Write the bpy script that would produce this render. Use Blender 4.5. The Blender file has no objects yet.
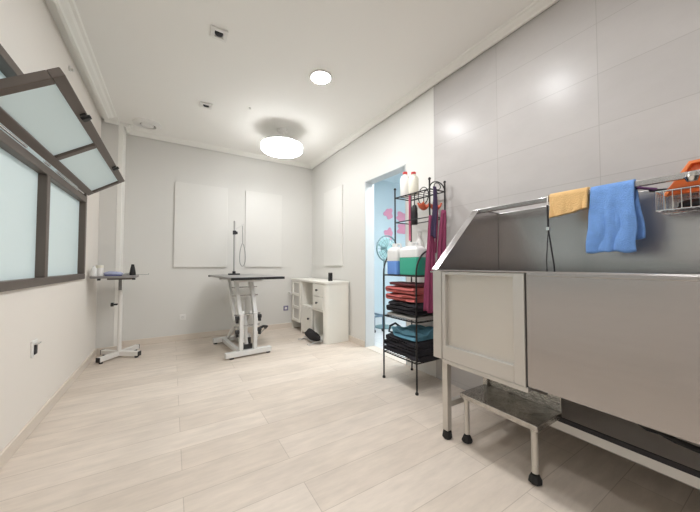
import bpy, bmesh, math, random
from mathutils import Vector, Matrix, noise
random.seed(4)
C = bpy.context.scene.collection
sc = bpy.context.scene
pi = math.pi

# ------------------------------------------------------------------ materials
def srgb(r, g, b):
    def f(c):
        c /= 255.0
        return c / 12.92 if c <= .04045 else ((c + .055) / 1.055) ** 2.4
    return (f(r), f(g), f(b), 1)

def mat(name, col, rough=.5, metal=0, var=.06, scale=6, bump=0, bscale=60, emit=None, stretch=None, trans=0, spec=.5):
    m = bpy.data.materials.new(name); m.use_nodes = True
    nt = m.node_tree; b = nt.nodes['Principled BSDF']
    tc = nt.nodes.new('ShaderNodeTexCoord')
    src = tc.outputs['Object']
    if stretch:
        mp = nt.nodes.new('ShaderNodeMapping'); mp.inputs['Scale'].default_value = stretch
        nt.links.new(src, mp.inputs['Vector']); src = mp.outputs['Vector']
    nz = nt.nodes.new('ShaderNodeTexNoise'); nz.inputs['Scale'].default_value = scale; nz.inputs['Detail'].default_value = 4
    nt.links.new(src, nz.inputs['Vector'])
    mx = nt.nodes.new('ShaderNodeMix'); mx.data_type = 'RGBA'
    c = Vector(col[:3])
    mx.inputs['A'].default_value = (*(c * (1 - var)), 1)
    mx.inputs['B'].default_value = (*[min(1, v) for v in c * (1 + var)], 1)
    nt.links.new(nz.outputs['Fac'], mx.inputs['Factor'])
    nt.links.new(mx.outputs['Result'], b.inputs['Base Color'])
    b.inputs['Roughness'].default_value = rough
    b.inputs['Metallic'].default_value = metal
    b.inputs['Specular IOR Level'].default_value = spec
    if trans: b.inputs['Transmission Weight'].default_value = trans
    if emit:
        b.inputs['Emission Color'].default_value = emit[0]; b.inputs['Emission Strength'].default_value = emit[1]
    if bump:
        n2 = nt.nodes.new('ShaderNodeTexNoise'); n2.inputs['Scale'].default_value = bscale; n2.inputs['Detail'].default_value = 6
        nt.links.new(src, n2.inputs['Vector'])
        bp = nt.nodes.new('ShaderNodeBump'); bp.inputs['Strength'].default_value = bump; bp.inputs['Distance'].default_value = .01
        nt.links.new(n2.outputs['Fac'], bp.inputs['Height']); nt.links.new(bp.outputs['Normal'], b.inputs['Normal'])
    return m

def brick_mat(name, axes, bw, bh, offset, off, c1, c2, mortar, msize, rough, grain=None, bump=.15, smooth=.1, bias=0, gvar=.12, spec=.35):
    m = bpy.data.materials.new(name); m.use_nodes = True
    nt = m.node_tree; b = nt.nodes['Principled BSDF']; L = nt.links.new
    g = nt.nodes.new('ShaderNodeNewGeometry')
    sp = nt.nodes.new('ShaderNodeSeparateXYZ'); L(g.outputs['Position'], sp.inputs[0])
    cb = nt.nodes.new('ShaderNodeCombineXYZ')
    for i, a in enumerate(axes):
        ad = nt.nodes.new('ShaderNodeMath'); ad.operation = 'ADD'; ad.inputs[1].default_value = off[i]
        L(sp.outputs[a], ad.inputs[0]); L(ad.outputs[0], cb.inputs[i])
    br = nt.nodes.new('ShaderNodeTexBrick'); L(cb.outputs[0], br.inputs['Vector'])
    br.offset = offset; br.squash = 1
    br.inputs['Scale'].default_value = 1
    br.inputs['Color1'].default_value = c1; br.inputs['Color2'].default_value = c2; br.inputs['Mortar'].default_value = mortar
    br.inputs['Mortar Size'].default_value = msize; br.inputs['Mortar Smooth'].default_value = smooth
    br.inputs['Bias'].default_value = bias
    br.inputs['Brick Width'].default_value = bw; br.inputs['Row Height'].default_value = bh
    out = br.outputs['Color']
    if grain:
        mp = nt.nodes.new('ShaderNodeMapping'); mp.inputs['Scale'].default_value = grain
        L(cb.outputs[0], mp.inputs['Vector'])
        nz = nt.nodes.new('ShaderNodeTexNoise'); nz.inputs['Scale'].default_value = 1; nz.inputs['Detail'].default_value = 6; nz.inputs['Roughness'].default_value = .65
        L(mp.outputs[0], nz.inputs['Vector'])
        rm = nt.nodes.new('ShaderNodeMapRange'); rm.inputs['From Min'].default_value = .3; rm.inputs['From Max'].default_value = .7
        rm.inputs['To Min'].default_value = 1 - gvar; rm.inputs['To Max'].default_value = 1 + gvar
        L(nz.outputs['Fac'], rm.inputs['Value'])
        n3 = nt.nodes.new('ShaderNodeTexNoise'); n3.inputs['Scale'].default_value = 2.2; n3.inputs['Detail'].default_value = 3
        L(cb.outputs[0], n3.inputs['Vector'])
        r3 = nt.nodes.new('ShaderNodeMapRange'); r3.inputs['From Min'].default_value = .3; r3.inputs['From Max'].default_value = .7
        r3.inputs['To Min'].default_value = 1 - gvar * .5; r3.inputs['To Max'].default_value = 1 + gvar * .5
        L(n3.outputs['Fac'], r3.inputs['Value'])
        mu = nt.nodes.new('ShaderNodeMath'); mu.operation = 'MULTIPLY'; L(rm.outputs[0], mu.inputs[0]); L(r3.outputs[0], mu.inputs[1])
        vm = nt.nodes.new('ShaderNodeVectorMath'); vm.operation = 'SCALE'
        L(out, vm.inputs[0]); L(mu.outputs[0], vm.inputs['Scale']); out = vm.outputs[0]
    L(out, b.inputs['Base Color']); b.inputs['Roughness'].default_value = rough; b.inputs['Specular IOR Level'].default_value = spec
    if bump:
        bp = nt.nodes.new('ShaderNodeBump'); bp.inputs['Strength'].default_value = bump; bp.inputs['Distance'].default_value = .002; bp.invert = True
        L(br.outputs['Fac'], bp.inputs['Height']); L(bp.outputs['Normal'], b.inputs['Normal'])
    return m

def emis(name, col, s):
    m = bpy.data.materials.new(name); m.use_nodes = True
    b = m.node_tree.nodes['Principled BSDF']; b.inputs['Base Color'].default_value = (.9, .9, .9, 1)
    b.inputs['Emission Color'].default_value = col; b.inputs['Emission Strength'].default_value = s
    return m

WALL = mat('paint_wall', srgb(222, 220, 215), .6, var=.015, scale=2)
WALLL = mat('cream_paint', srgb(238, 232, 224), .6, var=.012, scale=2)
PANELW = mat('white_panel', srgb(227, 225, 220), .45, var=.01)
CEIL = mat('ceiling_paint', srgb(246, 244, 239), .8, var=.012, scale=1.5)
MOULD = mat('moulding_paint', srgb(244, 242, 236), .6, var=.01)
FLOOR = brick_mat('whitewashed_planks', (0, 1), 1.35, .2, .37, (.79, 1.07), srgb(216, 204, 191), srgb(207, 194, 180), srgb(184, 171, 157), .002, .5, (4, 20, 1), .1, smooth=.4, gvar=.10)
TILE = brick_mat('grey_wall_tiles', (1, 2), .615, .304, 0, (.585, .264), srgb(193, 189, 186), srgb(188, 184, 181), srgb(174, 170, 166), .002, .3, (3, 5, 1), .2, smooth=.2, gvar=.035, spec=.26)
BASEB = mat('baseboard_laminate', srgb(222, 211, 198), .5, var=.06, scale=8, stretch=(1, 1, 8))
STEEL = mat('brushed_steel', (.45, .43, .425, 1), .27, 1, var=.04, scale=3, bump=.03, bscale=40, stretch=(1, 1, 14))
STEELD = mat('satin_steel_panel', srgb(205, 200, 192), .38, .55, var=.03, scale=3)
STEELB = mat('bright_satin_steel', (.60, .58, .55, 1), .36, .75, var=.03, scale=4)
STEELS = mat('worn_steel', (.50, .48, .45, 1), .27, 1, var=.5, scale=26, bump=.4, bscale=80)
DKSTEEL = mat('dark_steel_shelf', (.58, .55, .53, 1), .4, .1, var=.1, scale=4)
CHROME = mat('chrome', (.75, .75, .75, 1), .15, 1, var=.02)
FRAME = mat('bronze_aluminium', srgb(100, 90, 83), .42, .25, var=.04)
GLASSF = mat('frosted_glass_backlit_glow', srgb(205, 217, 216), .35, var=.02, scale=2, emit=(srgb(200, 222, 226), .17))  # weak emission in the panes stands in for light from behind
BLACK = mat('black_plastic', srgb(28, 27, 28), .45, var=.1)
RUBBER = mat('black_rubber', srgb(24, 23, 23), .7, var=.1)
WIRE = mat('black_wire', srgb(38, 36, 36), .4, .3, var=.1)
GREYP = mat('light_grey_metal', srgb(176, 174, 172), .35, .2, var=.02)
WHITEM = mat('white_enamel', srgb(232, 229, 224), .4, var=.02)
LIFT = mat('pale_grey_enamel', srgb(216, 214, 210), .4, var=.02)
WHITEW = mat('white_lacquered_wood', srgb(238, 235, 226), .45, var=.02)
TABTOP = mat('grey_rubber_mat', srgb(138, 136, 134), .4, var=.08, scale=40)
GREYTOP = mat('grey_table_top', srgb(140, 136, 134), .5, var=.06)
WPLAST = mat('white_plastic', srgb(236, 234, 230), .4, var=.01)
MILK = mat('milky_plastic', srgb(228, 228, 226), .35, var=.02)
CREAM = mat('cream_plastic', srgb(234, 230, 214), .35, var=.02)
BLUEL = mat('blue_liquid_plastic', srgb(112, 158, 230), .25, var=.05)
GREENL = mat('green_liquid_plastic', srgb(66, 172, 146), .25, var=.05)
RED = mat('red_plastic', srgb(205, 60, 60), .4)
ORANGE = mat('orange_plastic', srgb(228, 112, 52), .4, var=.05)
RUSTO = mat('rust_orange_plastic', srgb(200, 92, 60), .5, var=.1)
PINK = mat('pink_vinyl', srgb(240, 165, 190), .5, var=.03)
CORAL = mat('coral_towelling', srgb(196, 104, 100), .95, var=.15, scale=25, bump=.8, bscale=160)
MAROON = mat('brown_red_towelling', srgb(118, 62, 66), .95, var=.15, scale=25, bump=.8, bscale=160)
BLKT = mat('black_towelling', srgb(38, 36, 42), .95, var=.3, scale=25, bump=.8, bscale=160)
GREYT = mat('pale_grey_cloth', srgb(178, 174, 168), .9, var=.25, scale=9, bump=.6, bscale=100)
TEAL = mat('teal_towelling', srgb(98, 150, 172), .95, var=.15, scale=25, bump=.8, bscale=160)
BLUET = mat('blue_towelling', srgb(122, 166, 230), .95, var=.16, scale=36, bump=.6, bscale=220)
YELT = mat('apricot_cloth', srgb(226, 186, 128), .9, var=.1, scale=25, bump=.6, bscale=140)
BURG = mat('burgundy_cloth', srgb(150, 66, 100), .85, var=.14, scale=14, bump=.4, bscale=120)
PURP = mat('dark_purple_strap', srgb(66, 52, 84), .8, var=.12, scale=16)
VIOL = mat('violet_strap', srgb(106, 64, 110), .7, var=.1)
BAGM = mat('black_fabric', srgb(34, 32, 34), .8, var=.2, scale=20, bump=.4, bscale=80)
CABW = mat('white_cable', srgb(205, 203, 200), .5)
SOCKV = mat('violet_grey_plate', srgb(128, 124, 152), .4)
BLUEWALL = mat('pale_blue_paint', srgb(220, 234, 240), .6, var=.015, scale=2)
FLOOR2 = brick_mat('white_floor_tiles', (0, 1), .6, .3, 0, (0, 0), srgb(232, 232, 232), srgb(226, 227, 228), srgb(200, 204, 206), .004, .35, (2, 5, 1), .2, gvar=.04)
SEAFAN = mat('sea_green_wire', srgb(120, 150, 152), .4, .2)
TEALG = mat('sea_green_plastic', srgb(176, 212, 214), .4)
TROL = mat('blue_grey_metal', srgb(110, 132, 150), .4, .4)
BLUELAV = mat('lavender_cloth', srgb(168, 172, 200), .8, var=.15, scale=30)
HOLE = mat('socket_dark', srgb(30, 28, 34), .5)
CLEARP = mat('clear_plastic', srgb(232, 234, 232), .2, var=.01, trans=.5)
def brushed(m, an):
    nt = m.node_tree; b = nt.nodes['Principled BSDF']; b.inputs['Anisotropic'].default_value = an
    t = nt.nodes.new('ShaderNodeTangent'); t.direction_type = 'RADIAL'; t.axis = 'Z'
    nt.links.new(t.outputs[0], b.inputs['Tangent'])
brushed(STEEL, .6)
DL_E = emis('downlight_glow', (.97, .98, 1, 1), 215)
DL_S = emis('added_downlight_glow', (.97, .98, 1, 1), 175)  # for the two added downlights out of view
FAN_E = emis('lamp_glow', (.97, .985, 1, 1), 19)
R2_E = emis('added_panel_glow', (.94, .98, 1, 1), 50)  # for the panel light added in the next room

# ------------------------------------------------------------------ mesh helpers
def B(): return bmesh.new()

def box(bm, x0, x1, y0, y1, z0, z1):
    v = [bm.verts.new((x, y, z)) for z in (z0, z1) for y in (y0, y1) for x in (x0, x1)]
    for f in ((0, 2, 3, 1), (4, 5, 7, 6), (0, 1, 5, 4), (2, 6, 7, 3), (0, 4, 6, 2), (1, 3, 7, 5)):
        bm.faces.new([v[i] for i in f])
    return bm

def prism(bm, pts, vec):
    vec = Vector(vec)
    a = [bm.verts.new(p) for p in pts]; b = [bm.verts.new(Vector(p) + vec) for p in pts]
    n = len(a)
    bm.faces.new(a); bm.faces.new(b[::-1])
    for i in range(n):
        j = (i + 1) % n
        bm.faces.new((a[i], b[i], b[j], a[j]))
    return bm

def bar(bm, p0, p1, w, h, up=(0, 0, 1)):
    p0, p1 = Vector(p0), Vector(p1); d = (p1 - p0).normalized(); up = Vector(up)
    if abs(d.dot(up)) > .98: up = Vector((1, 0, 0))
    s = d.cross(up).normalized(); u = s.cross(d).normalized()
    pts = [p0 + s * (a * w / 2) + u * (c * h / 2) for a, c in ((-1, -1), (1, -1), (1, 1), (-1, 1))]
    return prism(bm, pts, p1 - p0)

def tube(bm, pts, r, seg=8, closed=False, cap=True):
    pts = [Vector(p) for p in pts]; n = len(pts); rings = []; prev = None
    for i, p in enumerate(pts):
        a = pts[(i - 1) % n] if (closed or i > 0) else p
        b = pts[(i + 1) % n] if (closed or i < n - 1) else p
        t = (b - a).normalized()
        if prev is None:
            u = Vector((0, 0, 1)) if abs(t.z) < .9 else Vector((1, 0, 0))
            u = (u - t * u.dot(t)).normalized()
        else:
            u = (prev - t * prev.dot(t)).normalized()
        prev = u; w = t.cross(u); rr = r[i] if isinstance(r, (list, tuple)) else r
        rings.append([bm.verts.new(p + (u * math.cos(2 * pi * k / seg) + w * math.sin(2 * pi * k / seg)) * rr) for k in range(seg)])
    for i in range(n if closed else n - 1):
        A, D = rings[i], rings[(i + 1) % n]
        for k in range(seg):
            bm.faces.new((A[k], A[(k + 1) % seg], D[(k + 1) % seg], D[k]))
    if cap and not closed:
        bm.faces.new(rings[0][::-1]); bm.faces.new(rings[-1])
    return bm

def cyl(bm, p0, p1, r, seg=20): return tube(bm, [p0, p1], r, seg)

def lathe(bm, prof, c, seg=28, sx=1, sy=1, loop=False):
    c = Vector(c); rings = []
    for r, z in prof:
        if r < 1e-5: rings.append([bm.verts.new(c + Vector((0, 0, z)))])
        else: rings.append([bm.verts.new(c + Vector((r * sx * math.cos(2 * pi * k / seg), r * sy * math.sin(2 * pi * k / seg), z))) for k in range(seg)])
    for A, D in zip(rings, rings[1:] + (rings[:1] if loop else [])):
        for k in range(seg):
            k2 = (k + 1) % seg
            if len(A) == 1 and len(D) == 1: continue
            if len(A) == 1: bm.faces.new((A[0], D[k2], D[k]))
            elif len(D) == 1: bm.faces.new((A[k], A[k2], D[0]))
            else: bm.faces.new((A[k], A[k2], D[k2], D[k]))
    if loop: return bm
    if len(rings[0]) > 1: bm.faces.new(rings[0][::-1])
    if len(rings[-1]) > 1: bm.faces.new(rings[-1])
    return bm

def rbox(bm, x0, x1, y0, y1, z0, z1, r, seg=4):
    """box with rounded vertical edges"""
    pts = []
    for cx, cy, a0 in ((x1 - r, y1 - r, 0), (x0 + r, y1 - r, pi / 2), (x0 + r, y0 + r, pi), (x1 - r, y0 + r, 1.5 * pi)):
        for k in range(seg + 1):
            a = a0 + k * pi / 2 / seg
            pts.append((cx + r * math.cos(a), cy + r * math.sin(a), z0))
    return prism(bm, pts, (0, 0, z1 - z0))

def grid(bm, f, nu, nv, closeu=False):
    V = [[bm.verts.new(f(i / nu, j / nv)) for j in range(nv + 1)] for i in range(nu + 1)]
    for i in range(nu):
        for j in range(nv):
            bm.faces.new((V[i][j], V[i + 1][j], V[i + 1][j + 1], V[i][j + 1]))
    return bm

def finish(name, bm, m, bevel=0, smooth=False, solid=0, sub=0):
    bmesh.ops.recalc_face_normals(bm, faces=bm.faces[:])
    me = bpy.data.meshes.new(name); bm.to_mesh(me); bm.free()
    o = bpy.data.objects.new(name, me); C.objects.link(o); me.materials.append(m)
    if smooth:
        for p in me.polygons: p.use_smooth = True
        if not solid and not sub: me.set_sharp_from_angle(angle=math.radians(smooth if smooth is not True else 40))
    if bevel:
        b = o.modifiers.new('bevel', 'BEVEL'); b.width = bevel; b.segments = 2; b.limit_method = 'ANGLE'; b.angle_limit = math.radians(50)
    if solid:
        s = o.modifiers.new('solid', 'SOLIDIFY'); s.thickness = solid; s.offset = 0
    if sub:
        s = o.modifiers.new('sub', 'SUBSURF'); s.levels = sub; s.render_levels = sub
    return o

def part(parent, name, bm, m, label=None, local=False, **k):
    if not local:
        M = parent['_w'] if False else WM[parent.name].inverted()
        bm.transform(M)
    o = finish(name, bm, m, **k); o.parent = parent
    WM[o.name] = WM[parent.name].copy()
    if label: o['label'] = label
    return o
WM = {}

def thing(name, label, cat, loc=(0, 0, 0), rz=0, group=None):
    o = bpy.data.objects.new(name, None); C.objects.link(o); o.empty_display_size = .05
    o.location = loc; o.rotation_euler = (0, 0, rz)
    WM[o.name] = Matrix.Translation(loc) @ Matrix.Rotation(rz, 4, 'Z')
    o['label'] = label; o['category'] = cat
    if group: o['group'] = group
    return o

def single(name, bm, m, label, cat, group=None, kind=None, **k):
    """a thing that is one mesh; its origin goes to the middle of its base"""
    vs = [v.co for v in bm.verts]
    c = Vector(((min(v.x for v in vs) + max(v.x for v in vs)) / 2, (min(v.y for v in vs) + max(v.y for v in vs)) / 2, min(v.z for v in vs)))
    bm.transform(Matrix.Translation(-c))
    o = finish(name, bm, m, **k); o.location = c
    WM[o.name] = Matrix.Translation(c)
    o['label'] = label; o['category'] = cat
    if group: o['group'] = group
    return o

def struct(name, bm, m, label, cat, parent=None, **k):
    if parent is not None: return part(parent, name, bm, m, **k)
    o = finish(name, bm, m, **k); o['kind'] = 'structure'; o['label'] = label; o['category'] = cat
    WM[o.name] = Matrix.Identity(4)
    return o

# ------------------------------------------------------------------ the room
XL, XR, YB, YF, ZC = -.745, 2.113, 4.70, -1.9, 2.80
DY0, DY1, DZ = 2.28, 3.05, 2.13
WT = .13
R2X = 5.2
struct('floor', box(B(), XL - .15, XR + .001, YF - .15, YB + .15, -.08, 0), FLOOR, 'pale whitewashed plank floor of the grooming room', 'floor')
struct('ceiling', box(B(), XL - .15, XR + WT, YF - .15, YB + .15, ZC, ZC + .1), CEIL, 'off-white flat ceiling of the grooming room', 'ceiling')
struct('wall_back', box(B(), XL - .15, R2X, YB, YB + .12, 0, ZC), WALL, 'light grey painted back wall behind the grooming table', 'wall')
struct('wall_front', box(B(), XL - .15, XR + WT, YF - .12, YF, 0, ZC), WALL, 'light painted wall behind the camera', 'wall')
# left wall with the window opening
WY0, WY1, WZ0, WZ1 = .55, 3.775, .915, 2.118
bm = B()
box(bm, XL - .15, XL, YF, WY0, 0, ZC); box(bm, XL - .15, XL, WY1, YB, 0, ZC)
box(bm, XL - .15, XL, WY0, WY1, 0, WZ0); box(bm, XL - .15, XL, WY0, WY1, WZ1, ZC)
struct('wall_left', bm, WALLL, 'cream painted left wall with the brown framed window', 'wall')
bm = B()
box(bm, XR, XR + WT, DY1, YB, 0, ZC); box(bm, XR, XR + WT, 1.886, DY0, 0, ZC); box(bm, XR, XR + WT, DY0, DY1, DZ, ZC)
struct('wall_right', bm, WALL, 'white painted right wall around the doorway', 'wall')
struct('wall_tiled', box(B(), XR - .006, XR + WT, YF, 1.886, 0, ZC), TILE, 'right wall clad in large grey tiles behind the steel tub', 'wall')
# column in the far left corner
bm = B(); box(bm, XL, -.585, 4.45, YB, 0, ZC)
struct('wall_corner', bm, WALL, 'narrow boxed column in the far left corner', 'wall')
struct('trim_1', box(B(), -.585, -.535, 4.45, 4.70, 0, ZC), MOULD, 'white vertical strip along the corner column', 'trim', bevel=.006)
# crown mouldings
def crown(y_or_x, horizontal, a, b, sign, gap=.010, k=1.0):
    bm = B()
    prof = [(0, .012), (.004, 0), (.022, 0), (.030, .010), (.05, .020), (.062, .032), (.078, .036), (.085, .045), (0, .045)]
    prof = [(gap + p * k, q) for p, q in prof]
    if horizontal:
        prism(bm, [(a, y_or_x + sign * p, ZC - .045 + q) for p, q in prof], (b - a, 0, 0))
    else:
        prism(bm, [(y_or_x + sign * p, a, ZC - .045 + q) for p, q in prof], (0, b - a, 0))
    return bm
struct('trim_2', crown(XL, False, YF, 4.30, 1, .058, 1.28), MOULD, 'stepped white crown moulding above the left wall', 'trim')
struct('trim_3', crown(4.45, True, XL + .035, -.574, -1, .010, 1.6), MOULD, 'short white crown moulding across the corner column', 'trim')
struct('trim_4', crown(-.535, False, 4.45, YB, 1, .005, .9), MOULD, 'short white crown moulding on the side of the column', 'trim')
struct('trim_5', crown(YB, True, -.535, XR, -1), MOULD, 'white crown moulding above the back wall', 'trim')
struct('trim_6', crown(XR, False, YF, YB, -1), MOULD, 'white crown moulding above the right wall', 'trim')
# baseboards
bh = .075
struct('baseboard_left', box(B(), XL, XL + .016, YF, 4.45, 0, bh), BASEB, 'beige baseboard along the left wall', 'baseboard', bevel=.003)
bm = B(); box(bm, XL + .016, -.535, 4.434, 4.45, 0, bh); box(bm, -.535, -.519, 4.434, YB, 0, bh)
struct('baseboard_corner', bm, BASEB, 'beige baseboard around the corner column', 'baseboard', bevel=.003)
struct('baseboard_back', box(B(), -.519, XR, YB - .016, YB, 0, bh), BASEB, 'beige baseboard along the back wall', 'baseboard', bevel=.003)
bm = B(); box(bm, XR - .016, XR, DY1, YB - .016, 0, bh)
struct('baseboard_right', bm, BASEB, 'beige baseboard beside the doorway behind the white desk', 'baseboard', bevel=.003)
# doorway lining
bm = B()
box(bm, XR - .004, XR + WT + .004, DY1 - .018, DY1, 0, DZ); box(bm, XR - .004, XR + WT + .004, DY0, DY0 + .012, 0, DZ)
box(bm, XR - .004, XR + WT + .004, DY0, DY1, DZ - .012, DZ)
struct('door_1', bm, mat('door_lining_grey', srgb(206, 209, 209), .5, var=.01), 'pale grey lining of the open doorway in the right wall', 'doorway')
struct('trim_7', box(B(), XR - .01, XR + WT, DY0 + .012, DY1 - .018, 0, .006), BASEB, 'thin pale threshold strip in the open doorway', 'threshold')
# the next room
struct('floor', box(B(), XR + .001, R2X, .9, YB, -.08, -.0005), FLOOR2, 'white tiled floor of the room beyond the doorway', 'floor')
bm = B(); box(bm, XR + WT, R2X, YB - .02, YB, 0, ZC)
struct('wall_beyond', bm, BLUEWALL, 'pale blue back wall of the room beyond the doorway', 'wall')
bm = B(); box(bm, R2X, R2X + .1, .9, YB, 0, ZC); box(bm, XR + WT, R2X, .8, .9, 0, ZC)
struct('wall_beyond_side', bm, BLUEWALL, 'pale blue side walls of the room beyond the doorway', 'wall')
struct('ceiling', box(B(), XR + WT, R2X, .9, YB, ZC, ZC + .1), BLUEWALL, 'pale blue ceiling of the room beyond the doorway', 'ceiling')
struct('baseboard_beyond', box(B(), XR + WT, R2X, YB - .035, YB - .02, 0, .05), mat('grey_skirting', srgb(188, 204, 214), .5), 'pale grey skirting of the room beyond the doorway', 'baseboard')

# ------------------------------------------------------------------ window on the left wall
w = bpy.data.objects.new('window_1', None); C.objects.link(w); w.location = (XL, 2.2, WZ0); w['kind'] = 'structure'
w['label'] = 'brown metal framed window with frosted panes and an upper sash tilted open'; w['category'] = 'window'
WM['window_1'] = Matrix.Translation((XL, 2.2, WZ0))
fx0, fx1 = XL - .05, XL + .022
bm = B()
box(bm, fx0, fx1, WY0, WY1, WZ0 - .002, WZ0 + .05)           # sill rail
box(bm, fx0, fx1, WY0, WY1, 1.66, 1.715)                      # transom
box(bm, fx0, fx1, WY0, WY1, 2.068, WZ1 + .004)                 # head
for y0, y1 in ((WY0, WY0 + .05), (WY1 - .05, WY1)): box(bm, fx0, fx1, y0, y1, WZ0 + .05, 1.66); box(bm, fx0, fx1, y0, y1, 1.715, 2.068)
for y in (2.745, 1.66): box(bm, fx0, fx1, y - .03, y + .03, WZ0 + .05, 1.66)
part(w, 'window_frame', bm, FRAME, bevel=.004)
for y0, y1 in ((WY0 + .05, 1.63), (1.69, 2.715), (2.775, WY1 - .05)):
    part(w, 'pane', box(B(), XL - .035, XL - .025, y0, y1, WZ0 + .05, 1.66), GLASSF)
part(w, 'pane', box(B(), XL - .045, XL - .038, WY0 + .05, WY1 - .05, 1.715, 2.068), GLASSF)
# hinge tracks on the transom
bm = B()
for y0, y1 in ((1.9, 2.35), (2.62, 2.72), (2.85, 3.6)): cyl(bm, (XL + .028, y0, 1.722), (XL + .028, y1, 1.722), .007, 8)
part(w, 'hinge', bm, CHROME, smooth=True)
# sash: local (along y, along the slope s, normal t)
H0 = Vector((XL + .035, 0, 1.728)); H1 = Vector((-.427, 0, 1.915)); sd = (H1 - H0).normalized(); sl = (H1 - H0).length
sn = Vector((sd.z, 0, -sd.x))
def sbox(bm, y0, y1, s0, s1, t0, t1):
    P = lambda y, s, t: H0 + sd * s + sn * t + Vector((0, y, 0))
    return prism(bm, [P(y0, s0, t0), P(y1, s0, t0), P(y1, s1, t0), P(y0, s1, t0)], sn * (t1 - t0))
def sash(ya, yb, bars):
    bm = B(); fr = .052
    sbox(bm, ya, yb, 0, fr, -.04, 0); sbox(bm, ya, yb, sl - fr, sl, -.04, 0)
    ys = [ya] + bars + [yb]
    sbox(bm, ya, ya + fr, fr, sl - fr, -.04, 0); sbox(bm, yb - fr, yb, fr, sl - fr, -.04, 0)
    for y in bars: sbox(bm, y - .03, y + .03, fr, sl - fr, -.04, 0)
    so = part(w, 'sash', bm, FRAME, bevel=.004)
    edges = [ya + fr] + [q for y in bars for q in (y - .03, y + .03)] + [yb - fr]
    for k in range(0, len(edges), 2):
        part(so, 'pane', sbox(B(), edges[k], edges[k + 1], fr, sl - fr, -.025, -.017), GLASSF)
    return so
s1 = sash(1.78, 3.745, [2.66])
for y in (2.20, 3.23):
    bm = B(); sbox(bm, y - .045, y + .045, sl - .036, sl - .006, -.001, .010); sbox(bm, y - .014, y + .014, sl - .04, sl + .008, .0, .018)
    part(s1, 'latch', bm, BLACK, label='black window latch', bevel=.003)

# small white hook on the left wall
bm = B(); cyl(bm, (XL, 3.18, 2.66), (XL + .012, 3.18, 2.66), .022, 16); cyl(bm, (XL + .012, 3.18, 2.655), (XL + .03, 3.18, 2.655), .012, 12)
single('wall_hook', bm, WHITEM, 'small round white hook high on the left wall above the window', 'hook', bevel=.002)

# ------------------------------------------------------------------ ceiling fittings
def downlight(x, y, label, glow=None):
    t = thing('ceiling_downlight', label, 'ceiling light', (x, y, ZC), group='round ceiling downlights')
    bm = B(); lathe(bm, [(.087, 0), (.105, 0), (.108, -.006), (.098, -.012), (.087, -.010)], (x, y, ZC), 40, loop=True)
    part(t, 'rim', bm, WPLAST, smooth=True)
    part(t, 'diffuser', lathe(B(), [(0, -.008), (.086, -.008), (.086, -.001), (0, -.001)], (x, y, ZC), 40), glow or DL_E)
downlight(1.154, 2.382, 'round glowing downlight set flush in the ceiling right of centre')
downlight(1.056, 1.276, 'round glowing downlight nearest the steel tub, above the picture')
downlight(.75, -.6, 'unseen round downlight added behind the camera to brighten the tub side', DL_S)  # added fill lamp, never in view
downlight(-.2, .2, 'unseen round downlight added behind the camera to brighten the window side', DL_S)  # added out of view to lift the left wall and ceiling

fx, fy = 1.19, 3.60
t = thing('ceiling_fan_lamp', 'white round ceiling lamp with folded fan hanging on a short stem above the desk corner', 'ceiling lamp', (fx, fy, ZC))
part(t, 'canopy', lathe(B(), [(0, 0), (.065, 0), (.062, -.03), (.03, -.045), (.03, -.05), (0, -.05)], (fx, fy, ZC)), WPLAST, smooth=True)
part(t, 'stem', cyl(B(), (fx, fy, ZC - .05), (fx, fy, ZC - .16), .024), WPLAST, smooth=True)
part(t, 'housing', lathe(B(), [(0, -.15), (.08, -.155), (.13, -.172), (.20, -.188), (.235, -.195), (.262, -.20), (.262, -.212), (0, -.212)], (fx, fy, ZC), 48), WPLAST, smooth=True)
for k in range(4):
    a = k * pi / 2 + .5
    P = lambda r, da, z: (fx + r * math.cos(a + da), fy + r * math.sin(a + da), ZC + z)
    bm = B(); prism(bm, [P(.1, 0, -.178), P(.25, .0, -.186), P(.262, .55, -.187), P(.24, 1.05, -.186), P(.17, .6, -.182)], (0, 0, -.005))
    part(t, 'fan_blade', bm, CLEARP)
part(t, 'lamp_shade', lathe(B(), [(.0, -.213), (.25, -.213), (.262, -.216), (.262, -.262), (.245, -.280), (.21, -.291), (.12, -.299), (0, -.301)], (fx, fy, ZC), 48), FAN_E, smooth=True)

def spot(x, y, label, r):
    t = thing('ceiling_spotlight', label, 'spotlight', (x, y, ZC), group='square recessed ceiling spotlights')
    bm = B(); s = .058
    for a, b2, c, d in ((-s, s, -s, -.03), (-s, s, .03, s), (-s, -.03, -.03, .03), (.03, s, -.03, .03)):
        box(bm, x + a, x + b2, y + c, y + d, ZC - .016, ZC)
    part(t, 'frame', bm, WPLAST, bevel=.004)
    part(t, 'lamp', lathe(B(), [(0, -.012), (.018, -.014), (.028, -.010), (.030, -.0005), (0, -.0005)], (x, y, ZC), 24), HOLE, label='dark recessed lamp', smooth=True)
spot(.274, 2.326, 'square white recessed spotlight, unlit, nearer one left of the glowing downlight', 0)
spot(.290, 3.469, 'square white recessed spotlight, unlit, farther one nearer the back wall', 0)
t = thing('ceiling_vent', 'round white ceiling vent near the far left corner', 'vent', (-.285, 4.33, ZC))
part(t, 'rim', lathe(B(), [(.082, 0), (.155, 0), (.15, -.014), (.09, -.026), (.082, -.010)], (-.285, 4.33, ZC), 36, loop=True), WPLAST, smooth=True)
part(t, 'disc', lathe(B(), [(0, -.026), (.062, -.023), (.068, -.014), (0, -.012)], (-.285, 4.33, ZC), 36), WPLAST, smooth=True)
part(t, 'neck', lathe(B(), [(0, -.006), (.080, -.006), (.080, 0), (0, 0)], (-.285, 4.33, ZC), 24), FRAME, label='dark gap of the vent')
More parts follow.
